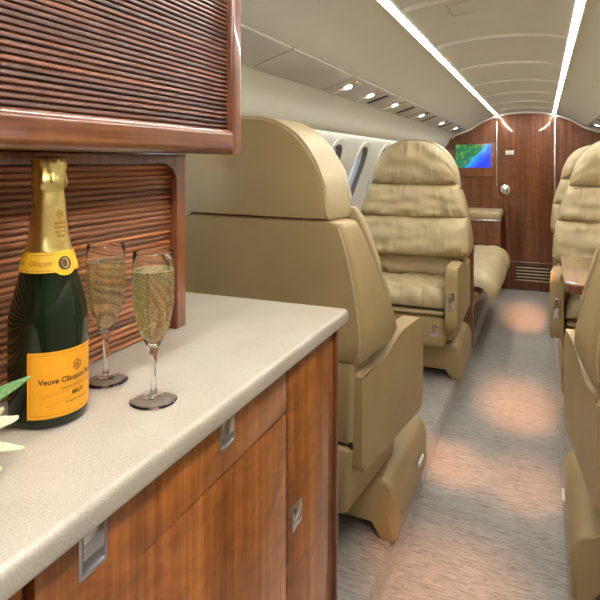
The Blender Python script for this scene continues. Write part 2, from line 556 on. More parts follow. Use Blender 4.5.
# ------------------------------------------------------------------ ceiling strip lamps, coves, service panels
LY0, LY1 = -1.0, 5.96
for s, lab in ((-1, 'long white light strip in the ceiling on the cupboard side'), (1, 'long white light strip in the ceiling on the table side')):
    t = thing('ceiling_light_strip', lab, 'light', (XC + s * .262, 0, 0), 0, 'ceiling light strips')
    z = ceil_z(.262)
    ang = s * math.atan2(ceil_z(.24) - ceil_z(.285), .045)
    bm = bmesh.new(); rbox(bm, (0, (LY0 + LY1) / 2, 0), (.017, LY1 - LY0, .004), .001, 1)
    link('lamp_lens', bm, M_strip, t, (0, 0, z - .006), (0, ang, 0))
    bm = bmesh.new()
    for q in (-1, 1): rbox(bm, (q * .014, (LY0 + LY1) / 2, 0), (.007, LY1 - LY0, .008), .002, 1)
    link('lamp_channel', bm, M_trimlight, t, (0, 0, z - .005), (0, ang, 0))
for s, lab in ((-1, 'hidden cove lamp glowing above the windows on the cupboard side'), (1, 'hidden cove lamp glowing above the windows on the table side')):
    bm = bmesh.new(); rbox(bm, (0, 0, 0), (.02, 6.9, .008), .002, 1)
    o = link('cove_lamp', bm, M_cove, None, (XC + s * .80, 2.5, 1.455))
    tag(o, lab, 'light', 'cove lamps')

def on_slope(s, xr, off):
    """point just below the ceiling at lateral xr, its tilt about y"""
    z = ceil_z(xr); sl = math.atan2(ceil_z(xr - .03) - ceil_z(xr + .03), .06)
    return XC + s * xr - s * off * math.sin(sl), z - off * math.cos(sl), s * sl
UN = [(0.05, .78), (.80, 1.53), (1.545, 2.14), (2.15, 2.88), (2.89, 3.62), (3.63, 4.36), (4.37, 5.1), (5.11, 5.8)]
desc = ['over the cupboard end', 'over the countertop', 'blank cover above the cupboard-side front seat', 'above the gap ahead of the nearest seat', 'above the seat facing the camera', 'above the divan near end', 'above the divan far end', 'nearest the wooden bulkhead']
for s in (-1, 1):
    for i, (a, b) in enumerate(UN):
        L = b - a
        sd = 'cupboard side' if s < 0 else 'table side'
        t = thing('service_panel', 'flat grey overhead panel on the %s, %s' % (sd, desc[i] if s < 0 else ['over the open aisle behind', 'behind the near seat', 'above the near seat back', 'above the wooden table', 'above the seat behind the table', 'above the second seat row', 'far along the row', 'nearest the wooden bulkhead'][i]), 'overhead panel', (XC, (a + b) / 2, 0), 0, 'overhead service panels')
        x, z, r = on_slope(s, .595, .003)
        bm = bmesh.new(); rbox(bm, (0, 0, 0), (.150, L - .008, .006), .002, 2)
        pl = link('cover', bm, M_psu, t, (x - XC, 0, z), (0, r, 0))
        if i >= 3:
            spots_y = {3: [2.24, 2.57], 4: [3.05], 5: [3.80], 6: [4.62], 7: [5.4]}[i]
            slots_y = {3: [2.74], 4: [3.36], 5: [4.1], 6: [4.88], 7: [5.62]}[i]
            for y in spots_y:
                bm = bmesh.new(); rbox(bm, (0, 0, 0), (.125, .085, .006), .004, 2)
                h = link('reading_light', bm, M_chrome, t, (x - XC, y - (a + b) / 2, z - .004), (0, r, 0))
                bm = bmesh.new(); lathe(bm, [(0, -.007), (.016, -.006), (.019, 0), (0, 0)], 24)
                link('lens', bm, M_read, h, (-s * .010, 0, -.003), (0, 0, 0))
                bm = bmesh.new(); rbox(bm, (0, 0, 0), (.04, .05, .004), .001, 1)
                link('switch', bm, M_white, h, (s * .040, 0, -.004), (0, 0, 0))
            for y in slots_y:
                bm = bmesh.new(); rbox(bm, (0, 0, 0), (.11, .032, .006), .002, 2)
                link('speaker_slot', bm, M_gap, t, (x - XC, y - (a + b) / 2, z - .0035), (0, r, 0))
                bm = bmesh.new(); rbox(bm, (0, 0, 0), (.13, .003, .004), .001, 1)
                link('joint', bm, M_seam, t, (x - XC, y + .06 - (a + b) / 2, z - .0025), (0, r, 0))
        if i == 2:
            bm = bmesh.new(); lathe(bm, [(0, -.006), (.014, -.006), (.018, 0), (0, 0)], 24)
            link('air_nozzle', bm, M_black, t, (x - XC - s * -.035, 2.06 - (a + b) / 2, z - .002), (0, r, 0))
            bm = bmesh.new(); rbox(bm, (0, 0, 0), (.075, .09, .006), .003, 1)
            link('nozzle_cover', bm, M_chrome, t, (x - XC + s * .02, 2.075 - (a + b) / 2, z - .0025), (0, r, 0))
# access panel outline on the ceiling
for (cx, cy, lab) in ((-.23, 1.90, 'faint square access hatch on the ceiling between the light strips'),):
    bm = bmesh.new()
    for q in (-1, 1):
        rbox(bm, (q * .05, 0, 0), (.003, .14, .003), 0); rbox(bm, (0, q * .07, 0), (.103, .003, .003), 0)
    o = link('access_hatch', bm, M_hatch, None, (cx, cy, ceil_z(cx - XC) - .001), (0, -.13, 0))
    tag(o, lab, 'hatch')

# ------------------------------------------------------------------ galley cupboard, countertop, tambour boxes
FX = -.378          # front face
GY0, GY1 = -1.0, 1.060
g = thing('galley_cabinet', 'glossy orange brown wooden cupboard under the speckled countertop', 'cabinet', (0, 0, 0))
bm = bmesh.new(); rbox(bm, ((-1.0 + FX - .014) / 2, (GY0 + GY1) / 2, (H + .938) / 2), (FX - .014 + 1.0, GY1 - GY0, .938 - H), .002, 1)
link('body', bm, M_wood_post, g)
def face(name, pts, parent, mat=None, th=.016, bev=.0018):
    bm = bmesh.new(); prism(bm, pts, 'x', FX - th, FX, bev, 2)
    return link(name, bm, mat or M_wood_cab, parent)
top = .934
ZS = .858
lf = face('door', [(.337, H + .02), (.4705, H + .02), (.4705, ZS + .0015), (.826, ZS + .0015), (.826, top), (.337, top)], g)
dr = face('door', [(.4725, H + .02), (.826, H + .02), (.826, ZS - .0025), (.4725, ZS - .0025)], g)
tall = face('door', [(.8365, H + .02), (1.046, H + .02), (1.046, top), (.8365, top)], g)
face('door', [(-.45, H + .02), (.325, H + .02), (.325, top), (-.45, top)], g)
face('door', [(-.98, H + .02), (-.46, H + .02), (-.46, top), (-.98, top)], g)
bm = bmesh.new(); rbox(bm, (FX - .004, 1.0545, (H + .938) / 2), (.020, .013, .938 - H), .004, 2)
link('corner_post', bm, M_wood_post, g)
bm = bmesh.new(); rbox(bm, (FX - .006, .8312, (H + .934) / 2), (.012, .0065, .934 - H), .002, 2)
link('divider', bm, M_wood_rail, g)

def latch(parent, yc, zc, w, h, up=True):
    # recessed flush pull: frame ring, dark well, hinged paddle
    bm = bmesh.new()
    o = round_poly([(-w / 2, -h / 2), (w / 2, -h / 2), (w / 2, h / 2), (-w / 2, h / 2)], .004, 4)
    i_ = round_poly([(-w / 2 + .0035, -h / 2 + .0035), (w / 2 - .0035, -h / 2 + .0035), (w / 2 - .0035, h / 2 - .0035), (-w / 2 + .0035, h / 2 - .0035)], .003, 4)
    V = [[bm.verts.new((d, p[0], p[1])) for p in pts] for pts, d in ((o, 0), (o, .002), (i_, .0025), (i_, -.003))]
    for a, b in zip(V, V[1:]):
        for k in range(len(a)):
            j = (k + 1) % len(a); bm.faces.new([a[k], a[j], b[j], b[k]])
    f = link('latch', bm, M_chrome, parent, (FX, yc, zc), sharp=25)
    bm = bmesh.new(); rbox(bm, (.0004, 0, 0), (.0012, w - .006, h - .006), 0)
    link('latch_well', bm, M_chrome_dark, f)
    bm = bmesh.new(); rbox(bm, (.0012, 0, h * .12), (.0035, w - .0095, h * .58), .001, 2)
    link('latch_paddle', bm, M_chrome, f)
latch(lf, .4000, .9120, .036, .050)
latch(lf, .639, .9125, .038, .047)
latch(tall, .864, .673, .040, .040)

# countertop: one slab with a rounded nosing
bm = bmesh.new()
CX = -.358
pts = round_poly([(-1.0, .939), (CX, .939), (CX, .965), (-1.0, .965)], [0, .005, .008, 0])
prism(bm, pts, 'y', -1.02, 1.082, .003, 2)
tag(link('countertop', bm, M_stone, sharp=50), 'speckled cream countertop with rounded front edge holding bottle and glasses', 'countertop')

def tambour(bm, x, ya, yb, z0, z1, pitch, depth):
    """vertical sheet of horizontal ribs"""
    n = int(round((z1 - z0) / pitch)); prof2 = []
    for k in range(n):
        zb = z0 + k * pitch
        prof2 += [(x - depth, zb), (x - depth, zb + pitch * .10), (x - depth * .35, zb + pitch * .16), (x, zb + pitch * .32), (x, zb + pitch * .74), (x - depth * .35, zb + pitch * .92)]
    prof2.append((x - depth, z0 + n * pitch))
    prof2 += [(x - depth - .006, z0 + n * pitch), (x - depth - .006, z0)]
    A = [bm.verts.new((p[0], ya, p[1])) for p in prof2]; B = [bm.verts.new((p[0], yb, p[1])) for p in prof2]
    for i in range(len(A)):
        j = (i + 1) % len(A); bm.faces.new([A[i], A[j], B[j], B[i]])
    return bm
P1 = .0088
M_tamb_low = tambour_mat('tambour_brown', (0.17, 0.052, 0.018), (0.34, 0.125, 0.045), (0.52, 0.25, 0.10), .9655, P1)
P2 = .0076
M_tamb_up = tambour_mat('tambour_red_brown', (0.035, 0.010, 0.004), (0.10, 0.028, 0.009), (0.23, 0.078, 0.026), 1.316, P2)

# lower roll-front locker on the countertop
t = thing('roll_front_locker', 'brown roll-front locker standing on the countertop behind the champagne bottle', 'locker', (0, 0, 0))
LX, LE = -.591, .858
bm = bmesh.new(); rbox(bm, ((-1.0 + LX - .03) / 2, (-1.0 + LE) / 2, (.9655 + 1.2735) / 2), (LX - .03 + 1.0, LE + 1.0 - .002, 1.2735 - .9655), 0)
link('body', bm, M_wood_post, t)
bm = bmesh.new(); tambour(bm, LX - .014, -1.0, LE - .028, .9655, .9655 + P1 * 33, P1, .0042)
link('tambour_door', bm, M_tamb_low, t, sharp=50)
# frame with a rounded inner top corner
out = [(LE, .9655), (LE, 1.2735), (-1.0, 1.2735), (-1.0, 1.257)]
inn = [(LE - .028 - .030, 1.257)] + [(LE - .028 - .030 + .030 * math.sin(a), 1.257 - .030 + .030 * math.cos(a)) for a in [PI / 2 * k / 8 for k in range(1, 9)]] + [(LE - .028, .9655)]
bm = bmesh.new(); prism(bm, out + inn, 'x', LX - .030, LX, .003, 3)
link('frame', bm, M_wood_post, t, sharp=40)

# upper roll-front cupboard
UX, UE = -.486, .872
t = thing('overhead_locker', 'dark red-brown roll-front overhead cupboard with a glossy rounded bottom rail', 'locker', (0, 0, 0))
pts = [(UX - .030, 1.274), (UX - .030, 1.66), (-.60, 1.625), (-.70, 1.575), (-.82, 1.535), (-.90, 1.42), (-.99, 1.30), (-.99, 1.274)]
bm = bmesh.new(); prism(bm, pts, 'y', -1.0, UE, 0)
link('body', bm, M_wood_post, t)
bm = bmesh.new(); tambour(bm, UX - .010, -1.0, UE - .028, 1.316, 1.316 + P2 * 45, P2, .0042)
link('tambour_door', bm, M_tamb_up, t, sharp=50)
# bottom rail with a rounded section
rp = [(UX - .030, 1.2725)] + [(UX - .012 + .012 * math.sin(a), 1.2845 - .012 * math.cos(a)) for a in [PI / 2 * k / 6 for k in range(7)]] + [(UX, 1.300)] + [(UX - .012 + .012 * math.cos(a), 1.304 + .012 * math.sin(a)) for a in [PI / 2 * k / 6 for k in range(7)]] + [(UX - .030, 1.316)]
bm = bmesh.new(); prism(bm, rp, 'y', -1.0, UE - .0005)
link('bottom_rail', bm, M_wood_rail, t, sharp=50)
bm = bmesh.new(); prism(bm, round_poly([(UX - .030, UE - .030), (UX + .001, UE - .030), (UX + .001, UE + .001), (UX - .030, UE + .001)], [.002, .006, .006, 0]), 'z', 1.2735, 1.655)
link('end_post', bm, M_wood_post, t, sharp=40)

# ------------------------------------------------------------------ champagne bottle
BX, BY, BZ = -.530, .492, .9655
M_bottle = plain('dark_green_glass', (0.006, 0.014, 0.005), .04, 0, coat=0.0, noise_amt=.1)
M_foil, nt, p = new_mat('gold_foil')
v = coords(nt, (90, 90, 60)); n = N(nt, 'ShaderNodeTexNoise', Scale=1.0, Detail=3.0, Distortion=1.0); nt.links.new(v, n.inputs['Vector'])
nt.links.new(ramp(nt, n.outputs['Fac'], [(.3, (.78, .58, .16)), (.7, (.98, .82, .36))]), p.inputs['Base Color'])
nt.links.new(bump(nt, n.outputs['Fac'], .0008, .35), p.inputs['Normal'])
p.inputs['Metallic'].default_value = 1; p.inputs['Roughness'].default_value = .3
M_label = plain('orange_label', (0.90, 0.40, 0.012), .55, noise_amt=.03)
M_neck = plain('yellow_label', (0.92, 0.56, 0.03), .5, noise_amt=.02)
M_ink = plain('label_ink', (0.10, 0.045, 0.012), .6)
M_ink2 = plain('label_gold_ink', (0.50, 0.20, 0.01), .6)
t = thing('champagne_bottle', 'dark green champagne bottle with gold foil and orange label on the countertop', 'bottle', (BX, BY, BZ))
body = [(0, .004), (.020, .0035), (.034, .001), (.0395, .001), (.0425, .004), (.0433, .010), (.0433, .108), (.0427, .118), (.0412, .128), (.0385, .139), (.0350, .153), (.0315, .166), (.0282, .179), (.0252, .192), (.0225, .204)]
bm = bmesh.new(); lathe(bm, body + [(.019, .225), (.0, .226)], 64)
link('glass_body', bm, M_bottle, t, sharp=60)
# foil sleeve and hood
bm = bmesh.new()
foil = [(.0302, .175), (.0262, .190), (.0230, .204), (.0213, .215), (.0200, .228), (.0186, .243), (.0172, .258), (.0164, .262), (.0183, .266), (.0193, .271), (.0186, .276), (.0176, .283), (.0186, .292), (.0178, .298), (.0140, .3005), (.0, .3015)]
lathe(bm, foil, 72)
for v in bm.verts:       # crinkles in the hood
    if v.co.z > .262 and v.co.xy.length > .005:
        a = math.atan2(v.co.y, v.co.x)
        k = noise.noise(Vector((math.cos(a) * 4, math.sin(a) * 4, v.co.z * 90))) * .0026 + .0008 * math.sin(a * 9)
        l = v.co.xy.length
        v.co.x *= (l + k) / l; v.co.y *= (l + k) / l
fo = link('foil', bm, M_foil, t, sharp=50)
TH0 = math.radians(-42.8)
def rad_at(z):
    tab = sorted([(b, a) for a, b in body if b > .003])
    return lerp_table(tab, z)[0]
def wrap_patch(bm, th0, th1, z0, z1, off, nz=10, na=40, rf=None):
    rf = rf or rad_at
    G = []
    for j in range(nz + 1):
        z = z0 + (z1 - z0) * j / nz
        G.append([])
        for i in range(na + 1):
            a = th0 + (th1 - th0) * i / na
            r = rf(z) + off
            G[-1].append(bm.verts.new((r * math.cos(a), r * math.sin(a), z)))
    for j in range(nz):
        for i in range(na):
            bm.faces.new([G[j][i], G[j][i + 1], G[j + 1][i + 1], G[j + 1][i]])
    return bm
LC = TH0 + math.radians(42)
bm = bmesh.new(); wrap_patch(bm, TH0 + math.radians(-30), LC + math.radians(72), .0125, .0855, .0003)
lab = link('front_label', bm, M_label, t)
# thin printed border
bm = bmesh.new()
for (a0, a1, z0, z1) in ((-68.5, 68.5, .0157, .0162), (-68.5, 68.5, .0818, .0823), (-68.5, -68.0, .0157, .0823), (68.0, 68.5, .0157, .0823)):
    wrap_patch(bm, LC + math.radians(a0), LC + math.radians(a1), z0, z1, .0006, nz=2 if z1 - z0 < .01 else 8, na=60 if a1 - a0 > 5 else 1)
link('label_border', bm, M_ink2, lab)
def wrap_text(name, txt, size, zc, th, parent, mat, r_off=.0007, bold=0.0, shear=0, rf=None, tilt=0, ext=None):
    cu = bpy.data.curves.new('txt', 'FONT'); cu.body = txt; cu.size = size; cu.align_x = 'CENTER'; cu.offset = bold; cu.shear = shear
    cu.resolution_u = 3
    o = bpy.data.objects.new('txt', cu); C.objects.link(o)
    dg = bpy.context.evaluated_depsgraph_get(); dg.update()
    me = bpy.data.meshes.new_from_object(o.evaluated_get(dg))
    bpy.data.objects.remove(o)
    b = bmesh.new(); b.from_mesh(me); bpy.data.meshes.remove(me)
    f = rf or rad_at
    for v in b.verts:
        x, y = v.co.x, v.co.y
        z = zc + y + tilt * x
        r = f(z) + r_off
        a = th + x / f(z)
        v.co = (r * math.cos(a), r * math.sin(a), z)
    return link(name, b, mat, parent, smooth=False)
wrap_text('label_text', 'Veuve Clicquot Ponsardin', .0084, .0500, LC + .04, lab, M_ink, bold=.00022)
wrap_text('label_text', 'BRUT', .0062, .0335, LC + .02, lab, M_ink, bold=.00025)
wrap_text('label_text', 'MAISON FONDEE EN 1772', .0033, .0425, LC, lab, M_ink)
wrap_text('label_text', 'A REIMS FRANCE', .0038, .0255, LC, lab, M_ink)
# handwritten signature: a wavy pen line
def wrap_line(bm, pts, w, rf=None, off=.0008):
    f = rf or rad_at
    q = []
    for (a, z) in pts: q.append(Vector((( f(z) + off) * math.cos(a), (f(z) + off) * math.sin(a), z)))
    tube(bm, q, w, 5)
bm = bmesh.new()
pp = []
for k in range(90):
    x = k / 89
    a = LC + (-.95 + x * .85); z = .036 + .006 * x + .0035 * math.sin(x * 38) * (.5 + .5 * math.sin(x * 9 + 1)) 
    pp.append((a, z))
wrap_line(bm, pp, .00022)
wrap_line(bm, [(LC - .80 + .7 * k / 20, .0255 + .0085 * k / 20) for k in range(21)], .00022)
link('signature', bm, M_ink2, lab)
# small star-in-ring emblem
bm = bmesh.new()
ea, ez = LC, .0655
wrap_line(bm, [(ea + .0050 * math.cos(x) / .0433, ez + .0056 * math.sin(x)) for x in [2 * PI * k / 24 for k in range(25)]], .0003)
for k in range(3):
    x = PI * k / 3 + PI / 2
    wrap_line(bm, [(ea + .0048 * math.cos(x) * s / .0433, ez + .0054 * math.sin(x) * s) for s in (-1, -.5, 0, .5, 1)], .0003)
link('emblem', bm, M_ink, lab)
# neck collar label with the round seal
def rfoil(z): return lerp_table(sorted([(b, a) for a, b in foil if b < .263]), z)[0] + .0003
bm = bmesh.new(); 
def rneck(z): return lerp_table(sorted([(b, a + .0006) for a, b in [(.0302, .175), (.0345, .1555), (.0262, .190), (.0230, .204)]]), z)[0]
wrap_patch(bm, 0, 2 * PI, .1705, .1925, .0006, 6, 72, rneck)
col = link('neck_label', bm, M_neck, t)
bm = bmesh.new()
for z in (.1728, .1900): wrap_line(bm, [(2 * PI * k / 72, z) for k in range(73)], .00025, rneck, .0010)
link('label_border', bm, M_ink2, col)
wrap_text('label_text', 'Clicquot', .0075, .1785, TH0 - .32, col, M_ink2, .0012, .00015, .15, rneck)
wrap_text('label_text', 'Veuve', .0075, .1785, TH0 - 1.30, col, M_ink2, .0012, .00015, .15, rneck)
SA = TH0 + math.radians(33)
def seal(bm, rr, off, z=.1800):
    cv = []
    for k in range(36):
        x = 2 * PI * k / 36
        zz = z + rr * math.sin(x); a = SA + rr * math.cos(x) / .029
        r = rneck(zz) + off
        cv.append(bm.verts.new((r * math.cos(a), r * math.sin(a), zz)))
    r = rneck(z) + off; ce = bm.verts.new((r * math.cos(SA), r * math.sin(SA), z))
    for k in range(36): bm.faces.new([cv[k], cv[(k + 1) % 36], ce])
    return bm
se = link('seal', seal(bmesh.new(), .0138, .0013), M_neck, col)
link('seal_centre', seal(bmesh.new(), .0076, .0017), M_ink, se)
bm = bmesh.new(); wrap_line(bm, [(SA + .0112 * math.cos(2 * PI * k / 30) / .029, .18 + .0112 * math.sin(2 * PI * k / 30)) for k in range(31)], .00022, rneck, .0016)
link('seal_ring', bm, M_ink2, se)
bm = bmesh.new(); wrap_line(bm, [(SA + .0035 * math.cos(2 * PI * k / 20) / .029, .1800 + .005 * math.sin(2 * PI * k / 20)) for k in range(21)], .0005, rneck, .0019)
link('seal_figure', bm, M_foil, se)
# small printing and emblem on the foil
def rf2(z): return rfoil(z)
for k, (tx, z) in enumerate((('MAISON', .2235), ('FONDEE', .2185), ('EN 1772', .2135), ('REIMS', .2085))):
    wrap_text('foil_text', tx, .0038, z, TH0 + .62, fo, M_ink2, .0006, .0001, 0, rf2)
bm = bmesh.new(); wrap_line(bm, [(TH0 + .60 + .0032 * math.cos(x) / .019, .2350 + .0042 * math.sin(x)) for x in [2 * PI * k / 20 for k in range(21)]], .00025, rf2, .0008)
for k in range(3):
    x = PI * k / 3 + PI / 2
    wrap_line(bm, [(TH0 + .60 + .003 * math.cos(x) * s / .019, .2350 + .004 * math.sin(x) * s) for s in (-1, 0, 1)], .00025, rf2, .0008)
link('foil_emblem', bm, M_ink2, fo)

# ------------------------------------------------------------------ champagne flutes
M_glass = glass_mat('clear_glass', (1, 1, 1), 1.45)
M_wine = glass_mat('pale_gold_champagne', (0.95, 0.90, 0.56), 1.33)
M_wine.node_tree.nodes['Principled BSDF'].inputs['Transmission Weight'].default_value = .83
M_wine.node_tree.nodes['Principled BSDF'].inputs['Base Color'].default_value = (.97, .91, .50, 1)
M_bub = plain('bubble', (0.95, 0.95, 0.82), .1, 0, noise_amt=.01)
M_foam = plain('foam', (0.85, 0.84, 0.55), .5)
fl = thing('champagne_flute', 'champagne flute beside the bottle, farther from the camera and closer to the roll-front locker', 'glass', (-.5405, .5975, .9655), 0, 'champagne flutes')
OUT = [(.0, .0048), (.0045, .0046), (.0095, .0034), (.0190, .0015), (.0270, .0002), (.0284, .0), (.0290, .0007), (.0284, .0015), (.0195, .0031), (.0098, .0055), (.0052, .0090), (.0038, .0150), (.0033, .030), (.0035, .045), (.0043, .056), (.0060, .064), (.0090, .070), (.0135, .079), (.0180, .090), (.0220, .104), (.0246, .120), (.0257, .138), (.0256, .155), (.0249, .172), (.0245, .1830)]
INN = [(.0237, .1830), (.0241, .172), (.0248, .155), (.0249, .138), (.0238, .120), (.0212, .104), (.0172, .090), (.0126, .079), (.0080, .0715), (.0035, .0680), (0, .0672)]
bm = bmesh.new(); lathe(bm, OUT + [(.0241, .1837)] + INN, 64)
link('glass', bm, M_glass, fl, sharp=80)
LIQ = [(0, .0676), (.0035, .0684), (.0078, .0718), (.0124, .0793), (.0170, .0903), (.0210, .1043), (.0236, .1203), (.0247, .138), (.0246, .155), (.0243, .1620), (0, .1616)]
bm = bmesh.new(); lathe(bm, [(r + .00035 if r > 0 else 0, z) for r, z in LIQ], 64)
link('champagne', bm, M_wine, fl, sharp=50)
bm = bmesh.new()
ins = sorted([(z, r) for r, z in LIQ[:-1]])
rnd = random.Random(3)
for k in range(1500):
    z = .162 - (.162 - .074) * rnd.random() ** 1.5
    R = lerp_table(ins, z)[0] * .93
    a = rnd.random() * 2 * PI; r = R * (rnd.random() ** .3)
    m = Matrix.Translation((r * math.cos(a), r * math.sin(a), z))
    bmesh.ops.create_icosphere(bm, subdivisions=1, radius=rnd.uniform(.00028, .0005), matrix=m)
tag(link('bubbles', bm, M_bub, fl), kind='stuff')
bm = bmesh.new()
for k in range(170):
    a = 2 * PI * k / 170; rr = .0234 + .0004 * rnd.random()
    bmesh.ops.create_icosphere(bm, subdivisions=1, radius=rnd.uniform(.0004, .0007), matrix=Matrix.Translation((rr * math.cos(a), rr * math.sin(a), .1618)))
tag(link('foam_ring', bm, M_foam, fl), kind='stuff')
dup(fl, (-.4415, .5708, .9655), 1.1, 'champagne flute nearer the camera and the front edge of the countertop')

# ------------------------------------------------------------------ cut flowers lying at the left edge of the counter
def blade(bm, base, tip, width, up, curl=.3, n=14, m=6, th=.0008, fold=.25):
    base = Vector(base); tip = Vector(tip); d = tip - base; L = d.length; d.normalize()
    upv = Vector(up).normalized(); side = d.cross(upv).normalized(); upv = side.cross(d).normalized()
    T = []; Bm = []
    for i in range(n + 1):
        t = i / n
        w = width * max(.02, math.sin(PI * min(1, t * .93 + .07)) ** .75) * .5
        c = base + d * L * t + upv * (math.sin(t * PI * .8) * curl * L)
        T.append([]); Bm.append([])
        for j in range(m + 1):
            s = -1 + 2 * j / m
            p = c + side * (w * s) + upv * (abs(s) * w * fold + .0012 * math.sin(t * 9 + s * 3))
            T[-1].append(bm.verts.new(p + upv * th)); Bm[-1].append(bm.verts.new(p - upv * th))
    for i in range(n):
        for j in range(m):
            bm.faces.new([T[i][j], T[i + 1][j], T[i + 1][j + 1], T[i][j + 1]])
            bm.faces.new([Bm[i][j], Bm[i][j + 1], Bm[i + 1][j + 1], Bm[i + 1][j]])
        for j in (0, m):
            bm.faces.new([T[i][j], Bm[i][j], Bm[i + 1][j], T[i + 1][j]])
    for i in (0, n):
        for j in range(m): bm.faces.new([T[i][j], T[i][j + 1], Bm[i][j + 1], Bm[i][j]])
    return bm
M_leaf = plain('leaf_green', (0.15, 0.30, 0.10), .4, noise_amt=.3, nscale=60)
M_petal = plain('cream_petal', (0.80, 0.74, 0.50), .5, noise_amt=.12, nscale=50)
M_petal2 = plain('green_white_petal', (0.66, 0.76, 0.48), .5, noise_amt=.12, nscale=50)
M_stem = plain('stem_green', (0.22, 0.36, 0.08), .5, noise_amt=.2)
t = thing('cut_lily', 'cut lily with cream petals and green leaf lying on the countertop', 'flower', (-.491, .336, .9705))
ox, oy, oz = -.50, .33, .9655
def L_(p): return (p[0] - ox, p[1] - oy, p[2] - oz)
bm = bmesh.new(); tube(bm, [L_(q) for q in ((-.56, .20, .972), (-.53, .27, .974), (-.505, .33, .980), (-.495, .352, .990))], .0045, 10)
link('stem', bm, M_stem, t)
bm = bmesh.new(); blade(bm, L_((-.525, .300, .975)), L_((-.4985, .4265, 1.025)), .026, (0.2, 0, 1), curl=.10)
link('leaf', bm, M_leaf, t)
for (b, e, w, mt, cu) in (((-.499, .345, .988), (-.4895, .4025, .996), .022, M_petal, .16),
                          ((-.496, .343, .984), (-.4745, .3955, .973), .016, M_petal2, .10),
                          ((-.500, .345, .990), (-.507, .400, 1.004), .020, M_petal, .12),
                          ((-.496, .342, .982), (-.468, .365, .970), .018, M_petal2, .12),
                          ((-.500, .342, .988), (-.520, .375, 1.000), .020, M_petal, .2),
                          ((-.497, .342, .990), (-.480, .350, 1.015), .020, M_petal, .2)):
    bm = bmesh.new(); blade(bm, L_(b), L_(e), w, (.2, -.2, 1), curl=cu)
    link('petal', bm, mt, t)

# ------------------------------------------------------------------ the club seats
SHELL = [(.625, .306, -.268, -.055), (.637, .320, -.276, -.030), (.665, .328, -.280, -.012), (.71, .328, -.281, -.030), (.78, .320, -.283, -.075), (.88, .302, -.287, -.125), (.96, .282, -.291, -.160), (.995, .268, -.294, -.178), (1.003, .250, -.290, -.190)]
def shell(bm, tab, r, n=10, smooth_n=6):
    """stack of rounded-rectangle sections (z, half width, rear y, front y)"""
    rows = []
    for z, hw, yr, yf in tab:
        rr = min(r, (yf - yr) * .45, hw * .45)
        o = round_poly([(-hw, yr), (hw, yr), (hw, yf), (-hw, yf)], rr, n)
        rows.append([bm.verts.new((p[0], p[1], z)) for p in o])
    for a, b in zip(rows, rows[1:]):
        for i in range(len(a)):
            j = (i + 1) % len(a); bm.faces.new([a[i], a[j], b[j], b[i]])
    bm.faces.new(rows[0]); bm.faces.new(rows[-1][::-1])
    return bm
def head_arch(x, H0=1.0, R=.258, top=1.292):
    return H0 + (top - H0) * max(0, 1 - (abs(x) / R) ** 2.5) ** (1 / 1.9)

